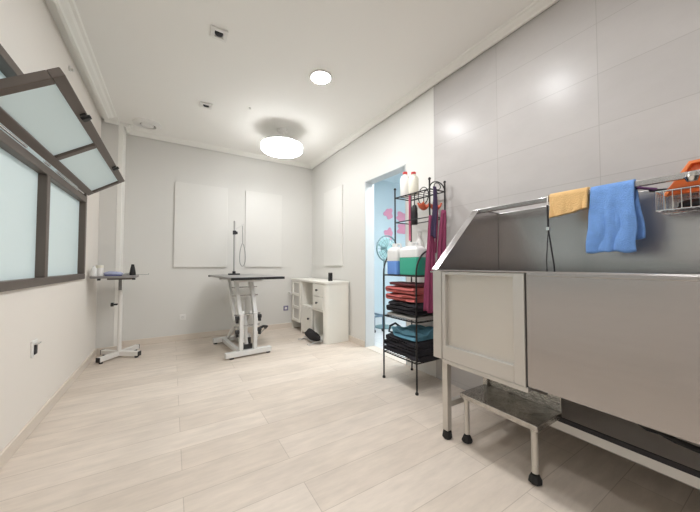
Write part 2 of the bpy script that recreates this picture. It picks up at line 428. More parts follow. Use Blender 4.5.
single('ceiling_sensor', lathe(B(), [(0, 0), (.014, 0), (.012, -.012), (0, -.016)], (.714, 3.278, ZC), 16), LIFT, 'tiny grey sensor on the ceiling left of the fan lamp', 'sensor', smooth=True)

# ------------------------------------------------------------------ flat white panels
for (x0, x1, lab) in ((.02, .705, 'large flat white panel on the back wall, left of the grooming arm'), (.968, 1.55, 'narrower flat white panel on the back wall, right of the grooming arm')):
    single('wall_panel', box(B(), x0, x1, YB - .022, YB, 1.015, 2.215), PANELW, lab, 'wall panel', group='flat white wall panels', bevel=.002)
single('wall_panel', box(B(), XR - .022, XR, 3.612, 4.195, 1.035, 2.215), PANELW, 'flat white panel on the right wall above the white desk', 'wall panel', group='flat white wall panels', bevel=.002)

# sockets
def socket(c, axis, m, label, n=1):
    t = thing('wall_socket', label, 'socket', c)
    x, y, z = c
    if axis == 'y':
        part(t, 'plate', box(B(), x - .04, x + .04, y - .01, y, z - .04, z + .04), m, bevel=.003)
        part(t, 'outlet', cyl(B(), (x, y - .0115, z), (x, y - .009, z), .021, 20), LIFT if m is WPLAST else WPLAST)
    else:
        part(t, 'plate', box(B(), x, x + .01, y - .04, y + .04, z - .052, z + .052), m, bevel=.003)
        part(t, 'outlet', box(B(), x + .009, x + .016, y - .02, y + .018, z - .038, z + .025), HOLE, bevel=.002, label='dark open outlet')
        part(t, 'cover', box(B(), x + .012, x + .03, y - .026, y + .024, z + .026, z + .034), CHROME, label='raised grey cover flap')
socket((.139, YB, .315), 'y', WPLAST, 'white wall socket low on the back wall, left of the grooming table')
socket((1.637, YB, .324), 'y', SOCKV, 'violet-grey wall socket on the back wall beside the desk')
socket((XL, 2.64, .518), 'x', WPLAST, 'white socket with dark open outlet low on the left wall')

# ------------------------------------------------------------------ grooming table
GT = thing('grooming_table', 'dog grooming table with dark top, white lifting frame and slim grooming post', 'grooming table', (.791, 3.947, 0), math.radians(5.5))
gl = lambda name, bm, m, **k: part(GT, name, bm, m, local=True, **k)
gl('tabletop', rbox(B(), -.295, .32, -.575, .575, .885, .91, .03), TABTOP, bevel=.004)
for v in (-.583, .575): gl('edge_trim', box(B(), -.299, .324, v, v + .008, .879, .908), BLACK, bevel=.003, label='black rubber edging')
gl('top_frame', (lambda bm: [box(bm, -.22, .10, y - .02, y + .02, .85, .885) for y in (-.42, .3)] + [box(bm, x - .02, x + .02, -.42, .3, .85, .885) for x in (-.155, .01)] and bm)(B()), LIFT, bevel=.003)
for v in (-.475, .30):
    f = gl('foot_bar', box(B(), -.325 if v < 0 else -.285, .195, v - .032, v + .032, .018, .075), LIFT, bevel=.005)
    for u in (-.255, .165):
        o = lathe(B(), [(0, 0), (.024, 0), (.024, .010), (.008, .012), (.008, .018), (0, .018)], (u, v, 0), 16)
        part(f, 'rubber_foot', o, RUBBER, local=True)
gl('base_beam', (lambda bm: [box(bm, x - .025, x + .025, -.443, .268, .022, .07) for x in (-.155, .01)] and bm)(B()), LIFT, bevel=.004)
for u in (-.155, .005):
    gl('post', box(B(), u - .021, u + .021, -.497, -.452, .075, .49), LIFT, bevel=.004)
    s = -1 if u < -.1 else 1
    gl('upper_arm', bar(B(), (u + s * .008, -.44, .47), (u + s * .008, -.28, .865), .042, .06), LIFT, bevel=.004)
    gl('upper_arm', bar(B(), (u + s * .045, -.40, .40), (u + s * .045, -.10, .865), .034, .05), LIFT, bevel=.004)
    gl('lower_arm', bar(B(), (u - s * .036, .22, .09), (u - s * .036, -.43, .49), .03, .045), LIFT, bevel=.004)
for (v, z, r) in ((-.445, .475, .008), (-.315, .78, .007), (-.355, .685, .007), (-.28, .862, .006), (-.43, .34, .008)):
    gl('cross_rod', cyl(B(), (-.225, v, z), (.075, v, z), r, 10), CHROME, smooth=True)
for u in (-.20, .056):
    for v, z in ((-.475, .445), (-.475, .29)):
        gl('pivot_knob', (lambda bm: [cyl(bm, (u - .018, v, z), (u + .018, v, z), .024, 14), box(bm, u - .012, u + .012, v - .02, v + .02, z - .055, z)] and bm)(B()), BLACK, label='black pivot bracket')
gl('actuator', (lambda bm: [cyl(bm, (-.075, -.43, .09), (-.075, -.34, .44), .022, 16), cyl(bm, (-.075, -.34, .44), (-.075, -.29, .62), .012, 12)] and bm)(B()), LIFT, smooth=True)
gl('motor', (lambda bm: [box(bm, -.125, -.02, -.46, -.36, .078, .13), cyl(bm, (-.045, -.42, .13), (-.045, -.42, .2), .02, 14)] and bm)(B()), BLACK, bevel=.004, label='black motor block')
pd = gl('pedal_lever', (lambda bm: tube(bm, [(.07, -.22, .06), (.15, -.12, .09), (.27, .02, .14), (.34, .08, .165)], .007, 8))(B()), CHROME, smooth=True)
gl('pedal_grip', tube(B(), [(.22, .0, .195), (.30, .05, .205), (.37, .10, .185), (.34, .09, .165)], .018, 10), BLACK, smooth=True, label='black bent grip of the lever')
# grooming arm on the table
ax, ay = .74, 4.28
A = part(GT, 'grooming_arm', cyl(B(), (ax, ay, .93), (ax, ay, 1.665), .0125, 14), GREYP, smooth=True, label='slim grey post with angled arm and noose')
part(A, 'clamp', (lambda bm: [box(bm, ax - .075, ax + .075, ay - .03, ay + .03, .91, .93), cyl(bm, (ax, ay, .93), (ax, ay, .96), .022)] and bm)(B()), HOLE, bevel=.003)
part(A, 'crossbar', bar(B(), (ax - .01, ay, 1.53), (ax + .125, ay - .01, 1.635), .018, .022), LIFT, bevel=.003)
part(A, 'knob', (lambda bm: [cyl(bm, (ax - .015, ay, 1.5), (ax + .04, ay, 1.5), .02, 14), box(bm, ax - .02, ax + .02, ay - .02, ay + .02, 1.475, 1.53)] and bm)(B()), HOLE, bevel=.003)
pts = [(ax + .105, ay - .01, 1.615), (ax + .11, ay - .01, 1.35)]
lp = [(ax + .11 + .038 * math.sin(a) * (1 - .3 * math.cos(a)), ay - .01, 1.19 + .16 * math.cos(a)) for a in [k * pi / 10 for k in range(20)]]
part(A, 'noose', (lambda bm: [tube(bm, pts, .006, 6), tube(bm, lp, .0065, 6, closed=True)] and bm)(B()), GREYP, smooth=True)

# ------------------------------------------------------------------ small side table (left corner)
sx, sy = -.495, 4.20
ST = thing('side_table', 'small grey topped stand with white pole and crossed white feet in the left corner', 'side table', (sx, sy, 0))
part(ST, 'tabletop', rbox(B(), -.722, -.335, 3.93, 4.30, .905, .930, .02), GREYTOP, bevel=.004)
for x in (-.645, -.352):
    part(ST, 'edge_clip', box(B(), x - .014, x + .014, 3.922, 3.945, .886, .905), BLACK, bevel=.002)
part(ST, 'top_bracket', box(B(), sx - .12, sx + .12, sy - .03, sy + .03, .88, .905), FRAME, bevel=.003)
part(ST, 'inner_pole', cyl(B(), (sx - .005, sy, .72), (sx - .005, sy, .88), .016), TABTOP, smooth=True)
part(ST, 'pole', cyl(B(), (sx, sy, .05), (sx, sy, .76), .021), WHITEM, smooth=True)
part(ST, 'pole_knob', (lambda bm: [cyl(bm, (sx - .024, sy, .60), (sx - .06, sy, .60), .01), cyl(bm, (sx - .06, sy, .60), (sx - .085, sy, .60), .022)] and bm)(B()), BLACK, smooth=True)
for e in ((-.645, 4.0), (-.345, 4.42), (-.30, 4.07), (-.665, 4.36)):
    d = Vector((e[0] - sx, e[1] - sy, 0)); q = Vector((sx, sy, .045)); n = d.normalized()
    leg = part(ST, 'leg', bar(B(), q + n * .01, q + d, .045, .05), WHITEM, bevel=.004)
    part(leg, 'end_cap', bar(B(), q + d, q + d + n * .006, .046, .051), BLACK)
    c = q + d - n * .03
    part(leg, 'rubber_foot', cyl(B(), (c.x, c.y, 0), (c.x, c.y, .02), .018, 14), RUBBER)
# things on it
single('spray_bottle', lathe(B(), [(0, 0), (.03, 0), (.031, .02), (.022, .08), (.016, .11), (.014, .125), (0, .127)], (-.385, 4.16, .93), 20), BLACK, 'black tapered bottle on the right of the grey corner stand', 'bottle', smooth=True)
J = thing('cream_jar', 'white jar with cream lid on the left of the grey corner stand', 'jar', (-.655, 4.02, .93))
part(J, 'body', lathe(B(), [(0, 0), (.03, 0), (.032, .01), (.032, .085), (0, .085)], (-.655, 4.02, .93), 20), WPLAST, smooth=True)
part(J, 'lid', lathe(B(), [(0, .086), (.034, .086), (.034, .115), (0, .117)], (-.655, 4.02, .93), 20), CREAM, smooth=True)
single('clear_bottle', lathe(B(), [(0, 0), (.024, 0), (.026, .01), (.026, .075), (.012, .095), (.012, .11), (0, .11)], (-.692, 3.965, .93), 18), MILK, 'small clear bottle at the left edge of the corner stand, by the wall', 'bottle', smooth=True)
def lump(c, rx, ry, rz, amp=.18, f=14, seed=0, nu=20, nv=12):
    bm = B(); c = Vector(c)
    bmesh.ops.create_uvsphere(bm, u_segments=nu, v_segments=nv, radius=1)
    for v in bm.verts:
        n = noise.noise(v.co * 1.7 + Vector((seed * 7.1, 3, 1))) * amp
        z = max(v.co.z, -.55)
        v.co = Vector((v.co.x * rx * (1 + n), v.co.y * ry * (1 + n), (z + .55) * rz * (1 + n))) + c
    return bm
single('folded_cloth', lump((-.545, 4.06, .93), .085, .06, .03, seed=2), BLUELAV, 'crumpled lavender cloth in the middle of the corner stand', 'cloth', smooth=80)
single('hair_comb', (lambda bm: [box(bm, -.60, -.46, 3.957, 3.985, .9305, .939)] and bm)(B()), mat('navy_plastic', srgb(66, 72, 130), .4), 'dark blue comb lying along the front of the corner stand', 'comb', bevel=.002)
single('soap_dish', lathe(B(), [(0, 0), (.03, 0), (.04, .02), (.036, .024), (.027, .006), (0, .006)], (-.455, 4.21, .93), 20), WPLAST, 'tiny white dish on the corner stand beside the lavender cloth', 'dish', smooth=True)
single('clear_tray', (lambda bm: [rbox(bm, -.40, -.235, 4.225, 4.285, .9305, .936, .015), rbox(bm, -.40, -.395, 4.225, 4.285, .936, .948, .002), rbox(bm, -.24, -.235, 4.225, 4.285, .936, .948, .002)] and bm)(B()), CLEARP, 'clear plastic tray sticking out over the right end of the corner stand', 'tray')

# ------------------------------------------------------------------ white desk / cabinet
DX0, DX1, DYa, DYb, DH = 1.73, 2.09, 3.42, 4.66, .822
D = thing('white_desk', 'white cabinet desk with drawers and open niches against the right wall', 'desk', ((DX0 + DX1) / 2, (DYa + DYb) / 2, 0))
dp = lambda n, bm, m=WHITEW, **k: part(D, n, bm, m, **k)
def rtop(bm, x0, x1, y0, y1, z0, z1, r):
    pts = [(x1, y0, z0), (x1, y1, z0), (x0, y1, z0), (x0, y0 + r, z0)]
    for k in range(1, 9):
        a = pi + k * pi / 16
        pts.append((x0 + r + r * math.cos(a), y0 + r + r * math.sin(a), z0))
    return prism(bm, pts, (0, 0, z1 - z0))
dp('worktop', rtop(B(), DX0 - .012, DX1, DYa - .012, DYb + .01, DH - .03, DH, .07), bevel=.003)
bm = B(); o = []
r = .06
outer = [(DX1, DYa), (DX1, DYa + .018), ]
pts = [(DX1, DYa, 0), (DX1, DYa + .02, 0), (DX0 + r, DYa + .02, 0)]
for k in range(0, 9):
    a = 1.5 * pi - k * pi / 16
    pts.append((DX0 + r + (r - .02) * math.cos(a), DYa + r + (r - .02) * math.sin(a), 0))
for k in range(8, -1, -1):
    a = 1.5 * pi - k * pi / 16
    pts.append((DX0 + r + r * math.cos(a), DYa + r + r * math.sin(a), 0))
prism(bm, pts, (0, 0, DH - .03))
dp('side_panel', bm, smooth=30)
dp('side_panel', box(B(), DX0, DX1, DYb - .02, DYb, 0, DH - .03), bevel=.002)
for y in (4.235, ):
    dp('divider', box(B(), DX0, DX1 - .012, y - .018, y + .018, 0, DH - .03), bevel=.002)
dp('divider', box(B(), DX0 + .02, DX1 - .012, 3.815, 3.831, .035, DH - .03), bevel=.002)
dp('back_panel', box(B(), DX1 - .012, DX1, DYa + .02, DYb - .02, .03, DH - .03))
dp('shelf', box(B(), DX0, DX1 - .012, DYa + .06, 4.217, .41, .435), bevel=.002)
dp('bottom_board', box(B(), DX0 + .01, DX1 - .012, DYa + .06, 4.217, .02, .04), bevel=.002)
for z0, z1 in ((.44, .608), (.613, .786)):
    dr = dp('drawer', box(B(), DX0 - .006, DX1 - .03, 3.485, 3.81, z0, z1), bevel=.003)
    part(dr, 'knob', lathe_x := (lambda bm: [cyl(bm, (DX0 - .022, 3.65, (z0 + z1) / 2), (DX0 - .006, 3.65, (z0 + z1) / 2), .007, 12), cyl(bm, (DX0 - .034, 3.65, (z0 + z1) / 2), (DX0 - .022, 3.65, (z0 + z1) / 2), .015, 14)] and bm)(B()), BLACK, label='black round knob')
dr = dp('door', box(B(), DX0 - .006, DX0 + .014, 3.835, 4.21, .045, .405), bevel=.003)
part(dr, 'knob', (lambda bm: [cyl(bm, (DX0 - .022, 3.93, .26), (DX0 - .006, 3.93, .26), .007, 12), cyl(bm, (DX0 - .034, 3.93, .26), (DX0 - .022, 3.93, .26), .015, 14)] and bm)(B()), BLACK, label='black round knob')
# panelled door in the far section
bm = B(); y0, y1, z0, z1 = 4.262, 4.632, .14, .787
hs = [(.18, .345), (.387, .552), (.594, .755)]
box(bm, DX0 - .012, DX0 + .012, y0, y0 + .06, z0, z1); box(bm, DX0 - .012, DX0 + .012, y1 - .06, y1, z0, z1)
zz = [z0] + [q for h in hs for q in h] + [z1]
for k in range(0, len(zz), 2): box(bm, DX0 - .012, DX0 + .012, y0 + .06, y1 - .06, zz[k], zz[k + 1])
dr = dp('door', bm)
for a, b2 in hs: part(dr, 'inset_panel', box(B(), DX0 + .004, DX0 + .01, y0 + .06, y1 - .06, a, b2), mat('inset_grey', srgb(205, 202, 196), .6))
part(dr, 'handle', (lambda bm: [cyl(bm, (DX0 - .012, 4.60, .585), (DX0 - .05, 4.60, .585), .008, 12), cyl(bm, (DX0 - .05, 4.56, .585), (DX0 - .05, 4.66, .585), .014, 12)] and bm)(B()), LIFT, smooth=True, label='grey handle')
T2 = thing('hair_clipper', 'small black clipper stood upright on the white desk', 'clipper', (1.90, 3.60, DH))
part(T2, 'body', rbox(B(), 1.874, 1.926, 3.575, 3.625, DH, DH + .115, .012), BLACK, bevel=.004)
part(T2, 'blade', box(B(), 1.878, 1.922, 3.58, 3.62, DH + .115, DH + .128), CHROME)
# black bag on the floor
bg = thing('tool_bag', 'crumpled black bag on a white wire stand in front of the white desk', 'bag', (1.655, 3.66, .040))
part(bg, 'body', lump((1.655, 3.66, .040), .064, .21, .075, amp=.25, seed=5), BAGM, smooth=80)
part(bg, 'strap', tube(B(), [(1.64, 3.56, .13), (1.64, 3.50, .15), (1.65, 3.45, .12), (1.66, 3.43, .07), (1.655, 3.48, .052)], .009, 8), BAGM, smooth=True)
ws = thing('wire_stand', 'low white wire stand on the floor under the black bag', 'stand', (1.655, 3.66, 0))
part(ws, 'top_loop', tube(B(), [(1.60, 3.48, .034), (1.71, 3.48, .034), (1.71, 3.84, .034), (1.60, 3.84, .034)], .005, 8, closed=True), CABW, smooth=True)
for y in (3.50, 3.82): part(ws, 'leg', tube(B(), [(1.60, y, .034), (1.565, y - .01, .006), (1.53, y - .03, .005), (1.53, y + .05, .005), (1.60, y + .03, .006), (1.71, y + .02, .006), (1.71, y, .034)], .004, 8), CABW, smooth=True)

# ------------------------------------------------------------------ the black wire rack
FL, FR, BL, BR = (1.70, 2.147), (1.70, 1.722), (2.056, 2.149), (2.056, 1.722)
UL, UR = (1.846, 2.149), (1.864, 1.722)
K = thing('wire_rack', 'tall black wire storage rack beside the doorway, loaded with towels and bottles', 'rack', (1.88, 1.94, 0))
kp = lambda n, bm, m=WIRE, **k: part(K, n, bm, m, smooth=True, **k)
wr = .0075
def arcpost(f, u):
    pts = [(f[0], f[1], .02), (f[0], f[1], .97)]
    for k in range(1, 9):
        a = k / 8 * pi / 2
        pts.append((f[0] + (u[0] - f[0]) * (1 - math.cos(a)), f[1] + (u[1] - f[1]) * (1 - math.cos(a)), .97 + .20 * math.sin(a)))
    pts.append((u[0], u[1], 1.20)); pts.append((u[0], u[1], 1.775))
    return tube(B(), pts, wr, 10)
for nm, f, u in (('post', FL, UL), ('post', FR, UR)): 
    o = kp(nm, arcpost(f, u))
    part(o, 'finial', lathe(B(), [(0, 0), (.011, .004), (.013, .012), (.008, .022), (0, .026)], (u[0], u[1], 1.775), 12), WIRE, smooth=True)
    part(o, 'foot', lathe(B(), [(0, 0), (.014, 0), (.014, .012), (.008, .022), (0, .022)], (f[0], f[1], 0), 14), RUBBER)
for f in (BL, BR):
    o = kp('post', tube(B(), [(f[0], f[1], .02), (f[0], f[1], 1.775)], wr, 10))
    part(o, 'finial', lathe(B(), [(0, 0), (.011, .004), (.013, .012), (.008, .022), (0, .026)], (f[0], f[1], 1.775), 12), WIRE, smooth=True)
    part(o, 'foot', lathe(B(), [(0, 0), (.014, 0), (.014, .012), (.008, .022), (0, .022)], (f[0], f[1], 0), 14), RUBBER)
def wshelf(P, z, n):
    bm = B()
    c = [Vector((p[0], p[1], z)) for p in P]   # FL FR BR BL
    for i in range(4): tube(bm, [c[i], c[(i + 1) % 4]], .006, 8)
    for k in range(1, n):
        q = k / n
        tube(bm, [c[0].lerp(c[1], q), c[3].lerp(c[2], q)], .003, 6)
    return kp('shelf', bm)
for z in (.245, .575, .955): wshelf((FL, FR, BR, BL), z, 12)
wshelf((UL, UR, BR, BL), 1.70, 7)
bm = B()
for a, b2 in ((UL, UR), (UL, BL), (UR, BR), (BL, BR)): tube(bm, [(a[0], a[1], 1.46), (b2[0], b2[1], 1.46)], .005, 8)
kp('rail', bm)
bm = B(); mid = ((UR[0] + BR[0]) / 2, 1.722)
hr = (BR[0] - UR[0]) / 2
tube(bm, [(mid[0] - hr * math.cos(a), mid[1], 1.70 + .075 * math.sin(a)) for a in [k * pi / 14 for k in range(15)]], .005, 8)
tube(bm, [(mid[0] + .04 * math.cos(a), mid[1], 1.735 + .03 * math.sin(a)) for a in [k * pi / 8 for k in range(16)]], .004, 6, closed=True)
kp('end_arch', bm)
kp('scroll_ring', tube(B(), [(UR[0] + .002, UR[1] + .075 + .06 * math.cos(a), 1.655 + .075 * math.sin(a)) for a in [k * pi / 10 for k in range(20)]], .004, 6, closed=True))

def foldtowel(name, m, label, x0, x1, y0, y1, z0, z1, layers, seed, group, cat='towel', skew=0, amp=1):
    """folded cloth: serpentine section in y-z, run along x"""
    random.seed(seed); bm = B()
    t = (z1 - z0) / layers * .94; r = (z1 - z0) / layers / 2; N = 12
    cl = []
    for k in range(layers):
        zc = z0 + r * (2 * k + 1)
        ys = [y0 + r + (y1 - y0 - 2 * r) * i / N for i in range(N + 1)]
        if k % 2: ys = ys[::-1]
        for y in ys: cl.append((y, zc))
        if k < layers - 1:
            s = 1 if k % 2 == 0 else -1
            for q in (1, 2, 3):
                a = -pi / 2 + q * pi / 4
                cl.append((ys[-1] + s * r * math.cos(a) * .9, zc + r + r * math.sin(a)))
    nrm = []
    for i in range(len(cl)):
        a, b2 = cl[max(0, i - 1)], cl[min(len(cl) - 1, i + 1)]
        d = Vector((b2[0] - a[0], b2[1] - a[1])).normalized(); nrm.append(Vector((-d.y, d.x)))
    out = [Vector(c) + n * t / 2 for c, n in zip(cl, nrm)] + [Vector(c) - n * t / 2 for c, n in list(zip(cl, nrm))[::-1]]
    NX = 14; rings = []
    for i in range(NX + 1):
        u = i / NX; x = x0 + (x1 - x0) * u; ring = []
        e = 1 - .35 * (abs(2 * u - 1) ** 8)
        half = len(cl)
        for j, p in enumerate(out):
            c = cl[j] if j < half else cl[2 * half - 1 - j]
            pp = Vector(c) + (p - Vector(c)) * e
            nz = noise.noise(Vector((x * 9, pp.x * 9, pp.y * 14 + seed)))
            hh = (pp.y - z0) / (z1 - z0)
            ring.append(bm.verts.new((x + .022 * noise.noise(Vector((seed, pp.x * 7, pp.y * 30))) + skew * hh, pp.x + .022 * nz * (hh + .2), pp.y + .009 * amp * nz * min(1, max(0, hh * 1.3)))))
        rings.append(ring)
    n = len(out)
    for A2, D2 in zip(rings, rings[1:]):
        for k in range(n): bm.faces.new((A2[k], A2[(k + 1) % n], D2[(k + 1) % n], D2[k]))
    half = len(cl)
    for ring in (rings[0], rings[-1]):
        for k in range(half - 1): bm.faces.new((ring[k], ring[k + 1], ring[n - 2 - k], ring[n - 1 - k]))
    lo = min(v.co.z for v in bm.verts); bm.transform(Matrix.Translation((0, 0, z0 - lo)))
    return single(name, bm, m, label, cat, group=group, smooth=60)

g1 = 'folded towels on the wire rack'
foldtowel('folded_cloth', GREYT, 'pale grey crumpled cloth at the bottom of the middle rack shelf', 1.714, 2.03, 1.738, 2.13, .584, .612, 1, 1, g1, 'cloth')
foldtowel('folded_towel', BLKT, 'black folded towel under the coral towels on the middle rack shelf', 1.714, 2.03, 1.745, 2.125, .625, .722, 3, 2, g1)
foldtowel('folded_towel', CORAL, 'lower coral red folded towel on the middle rack shelf', 1.714, 2.03, 1.75, 2.13, .73, .79, 2, 3, g1)
foldtowel('folded_towel', CORAL, 'upper coral red folded towel on the middle rack shelf', 1.714, 2.03, 1.755, 2.13, .797, .855, 2, 4, g1)
foldtowel('folded_towel', MAROON, 'thin brownish red folded towel topping the coral towels', 1.74, 2.03, 1.75, 2.11, .862, .888, 1, 5, g1)
for k, (z0, z1, lab) in enumerate(((.253, .298, 'lowest of the black folded towels on the bottom rack shelf'), (.302, .352, 'middle of the black folded towels on the bottom rack shelf'), (.356, .402, 'topmost black folded towel, directly under the teal one'))):
    foldtowel('folded_towel', BLKT, lab, 1.714 + .004 * k, 2.035, 1.69 + .01 * k, 2.185 - .02 * k, z0, z1, 2 if k else 1, 10 + k, g1)
foldtowel('folded_towel', TEAL, 'teal blue folded towel on top of the black pile on the bottom rack shelf', 1.725, 2.02, 1.745, 2.05, .408, .478, 2, 20, g1, amp=4)
single('nylon_strap', tube(B(), [(1.735, 2.065, .428), (1.728, 2.105, .432), (1.75, 2.115, .48), (1.80, 2.10, .50), (1.86, 2.10, .46), (1.90, 2.105, .428)], .010, 8), BAGM, 'black strap looped over the left of the teal towel', 'strap', smooth=True)

def jug(y0, y1, x0, x1, zl, liquid, lab):
    t = thing('plastic_jug', lab, 'jug', ((x0 + x1) / 2, (y0 + y1) / 2, .962), group='liquid jugs on the rack')
    part(t, 'filled_body', rbox(B(), x0, x1, y0, y1, .962, zl, .025), liquid, bevel=.006, label='body showing coloured liquid')
    bm = B(); xm, ym = (x0 + x1) / 2, (y0 + y1) / 2
    rings = []
    for s, z in ((1, zl + .001), (1, 1.17), (.9, 1.195), (.55, 1.215)):
        hx, hy = (x1 - x0) / 2 * s, (y1 - y0) / 2 * s; rr = .025 * s; ring = []
        for cx, cy, a0 in ((xm + hx - rr, ym + hy - rr, 0), (xm - hx + rr, ym + hy - rr, pi / 2), (xm - hx + rr, ym - hy + rr, pi), (xm + hx - rr, ym - hy + rr, 1.5 * pi)):
            for k in range(5):
                a = a0 + k * pi / 8
                ring.append(bm.verts.new((cx + rr * math.cos(a), cy + rr * math.sin(a), z)))
        rings.append(ring)
    for A2, D2 in zip(rings, rings[1:]):
        n = len(A2)
        for k in range(n): bm.faces.new((A2[k], A2[(k + 1) % n], D2[(k + 1) % n], D2[k]))
    bm.faces.new(rings[0][::-1]); bm.faces.new(rings[-1])
    part(t, 'empty_top', bm, MILK, smooth=40, label='milky empty upper half')
    part(t, 'cap', cyl(B(), (xm, ym + .03, 1.215), (xm, ym + .03, 1.25), .024, 18), WPLAST, bevel=.002)
    part(t, 'handle', tube(B(), [(xm, ym - .055, 1.205), (xm, ym - .05, 1.24), (xm, ym - .01, 1.243), (xm, ym - .0, 1.21)], .009, 8), MILK, smooth=True)
jug(1.990, 2.138, 1.725, 1.865, 1.085, BLUEL, 'milky jug with blue liquid on the top rack shelf')
jug(1.745, 1.975, 1.735, 1.865, 1.115, GREENL, 'milky jug with green liquid on the top rack shelf')
def bottle(name, c, r, h, m, capm, lab, cap='cap', neck=.3, grp=None, caph=.03):
    t = thing(name, lab, 'bottle', c, group=grp)
    part(t, 'body', lathe(B(), [(0, 0), (r * .94, 0), (r, .008), (r, h * (1 - neck)), (r * .8, h * (1 - neck * .55)), (r * .42, h * .94), (r * .42, h), (0, h)], c, 24), m, smooth=50)
    part(t, cap, lathe(B(), [(0, h), (r * .5, h), (r * .5, h + caph), (0, h + caph)], c, 18), capm, smooth=50)
    return t
b1 = bottle('shampoo_bottle', (1.905, 2.07, 1.707), .046, .215, WPLAST, RED, 'taller white bottle with red cap on top of the wire rack', grp='white bottles on top of the rack', caph=.022, neck=.2)
b2 = bottle('shampoo_bottle', (1.915, 1.965, 1.707), .046, .19, CREAM, RED, 'shorter cream bottle with red cap on top of the wire rack', grp='white bottles on top of the rack', caph=.02, neck=.2)
# bottles on the rack top shelf behind the jugs
b3 = bottle('pump_bottle', (1.955, 1.935, .962), .042, .36, WPLAST, WPLAST, 'tall white bottle standing behind the green jug', grp='white bottles behind the jugs')
b4 = bottle('pump_bottle', (1.955, 1.805, .962), .042, .33, WPLAST, WPLAST, 'white pump bottle on the rack beside the burgundy cloth', grp='white bottles behind the jugs')
part(b4, 'pump', (lambda bm: [cyl(bm, (1.955, 1.805, 1.32), (1.955, 1.805, 1.36), .008), box(bm, 1.915, 1.97, 1.795, 1.815, 1.355, 1.37)] and bm)(B()), WPLAST, bevel=.002)
b5 = bottle('spray_bottle', (1.955, 2.06, .962), .035, .22, MILK, WPLAST, 'milky bottle on the rack behind the blue jug', grp='white bottles behind the jugs')
# black bottle hanging under the upper shelf, and pink strap
hb = thing('black_bottle', 'black bottle hanging from the upper shelf of the wire rack', 'bottle', (1.90, 1.94, 1.40))
part(hb, 'body', lathe(B(), [(0, 0), (.026, 0), (.028, .01), (.028, .15), (.018, .18), (0, .185)], (1.90, 1.94, 1.42), 18), BLACK, smooth=50)
part(hb, 'label_band', lathe(B(), [(.0282, .05), (.0292, .05), (.0292, .11), (.0282, .11)], (1.90, 1.94, 1.42), 18, loop=True), HOLE)
part(hb, 'hook', tube(B(), [(1.90, 1.94, 1.60), (1.90, 1.94, 1.68), (1.90, 1.935, 1.7), (1.90, 1.915, 1.712)], .005, 8), BLACK, smooth=True)
single('pink_lead', (lambda bm: bar(bm, (1.883, 1.985, 1.70), (1.883, 1.985, 1.275), .024, .006, up=(0, 1, 0)))(B()), mat('pink_webbing', srgb(226, 120, 150), .7), 'pink webbing lead hanging straight down from the upper rack shelf', 'lead', bevel=.002)
# orange brushes
for (x, y, s, lab) in ((1.875, 1.80, 0, 'rust orange curved brush hanging in the rack, left of the purple strap'), (1.985, 1.765, 1, 'rust orange curved brush hanging in the rack, right of the purple strap')):
    t = thing('curved_brush', lab, 'brush', (x, y, 1.5), group='rust orange brushes on the rack')
    bm = B(); grid(bm, lambda u, v: (x + (u - .5) * .09 * math.cos((v - .5) * 1.2), y + (v - .5) * .07, 1.555 + .045 * (2 * abs(u - .5)) ** 2 - .02 * math.cos((v - .5) * 3)), 12, 8)
    part(t, 'back', bm, RUSTO, solid=.014, smooth=True)
    part(t, 'hook', tube(B(), [(x, y, 1.545), (x, y, 1.66), (x, y - .01, 1.707), (x, y - .02, 1.69)], .004, 6), WIRE, smooth=True)

def hang(name, m, label, cat, path, z0, z1, w0, w1, amp, waves, seed, group=None, th=.006):
    """gathered cloth hanging: path=(x,y) centre, width along direction d"""
    (cx, cy), (dx, dy) = path
    bm = B()
    def f(u, v):
        wd = w0 + (w1 - w0) * v ** .7
        s = (u - .5) * wd; a = amp * (.4 + .6 * v)
        off = a * math.sin(u * waves * 2 * pi + seed) + a * .4 * math.sin(u * waves * 3.7 * pi + v * 3)
        drift = .012 * math.sin(v * 4 + seed)
        zb = z0 + (z1 - z0) * v + .012 * math.sin(u * 7 + seed) * v
        return (cx + dx * (s + drift) - dy * off, cy + dy * (s + drift) + dx * off, zb)
    grid(bm, f, 36, 30)
    return single(name, bm, m, label, cat, group=group, solid=th, smooth=True)
hang('hanging_cloth', BURG, 'long burgundy cloth hanging down the side of the wire rack', 'cloth', ((1.815, 1.672), (1, 0)), 1.46, .665, .035, .125, .012, 2.4, 1)
hang('hanging_cloth', BURG, 'shorter burgundy cloth hanging from the back post of the wire rack', 'cloth', ((1.975, 1.672), (1, 0)), 1.52, .95, .05, .13, .012, 2.1, 2.3)
hang('hanging_strap', PURP, 'dark purple strap hanging at the front of the wire rack side', 'strap', ((1.842, 1.650), (1, 0)), 1.70, 1.28, .03, .06, .006, 1, .5)
single('hanging_strap', (lambda bm: tube(bm, [(1.905, 1.70, 1.69), (1.91, 1.69, 1.62), (1.912, 1.685, 1.5), (1.908, 1.690, 1.3), (1.900, 1.695, 1.15)], .010, 8))(B()), BURG, 'narrow burgundy lead hanging between the purple strap and the back post', 'lead', smooth=True)

# ------------------------------------------------------------------ steel dog tub
TX0, TX1, TY0, TY1, TZ0, TZ1 = 1.40, 2.095, -.25, 1.27, .49, 1.012
T = thing('steel_dog_tub', 'large stainless steel dog wash tub with raised splash sides along the tiled wall', 'bath tub', (1.75, .5, 0))
tp = lambda n, bm, m=STEEL, **k: part(T, n, bm, m, **k)
tp('front_panel', box(B(), TX0, TX0 + .04, TY0 + .03, .712, TZ0, TZ1), bevel=.004)
tp('rim', (lambda bm: [box(bm, TX0 - .004, TX0 + .05, TY0, TY1 - .03, TZ1, TZ1 + .008), box(bm, TX0 - .006, TX0 - .0005, TY0, .705, TZ1 - .014, TZ1 + .004)] and bm)(B()), bevel=.003)
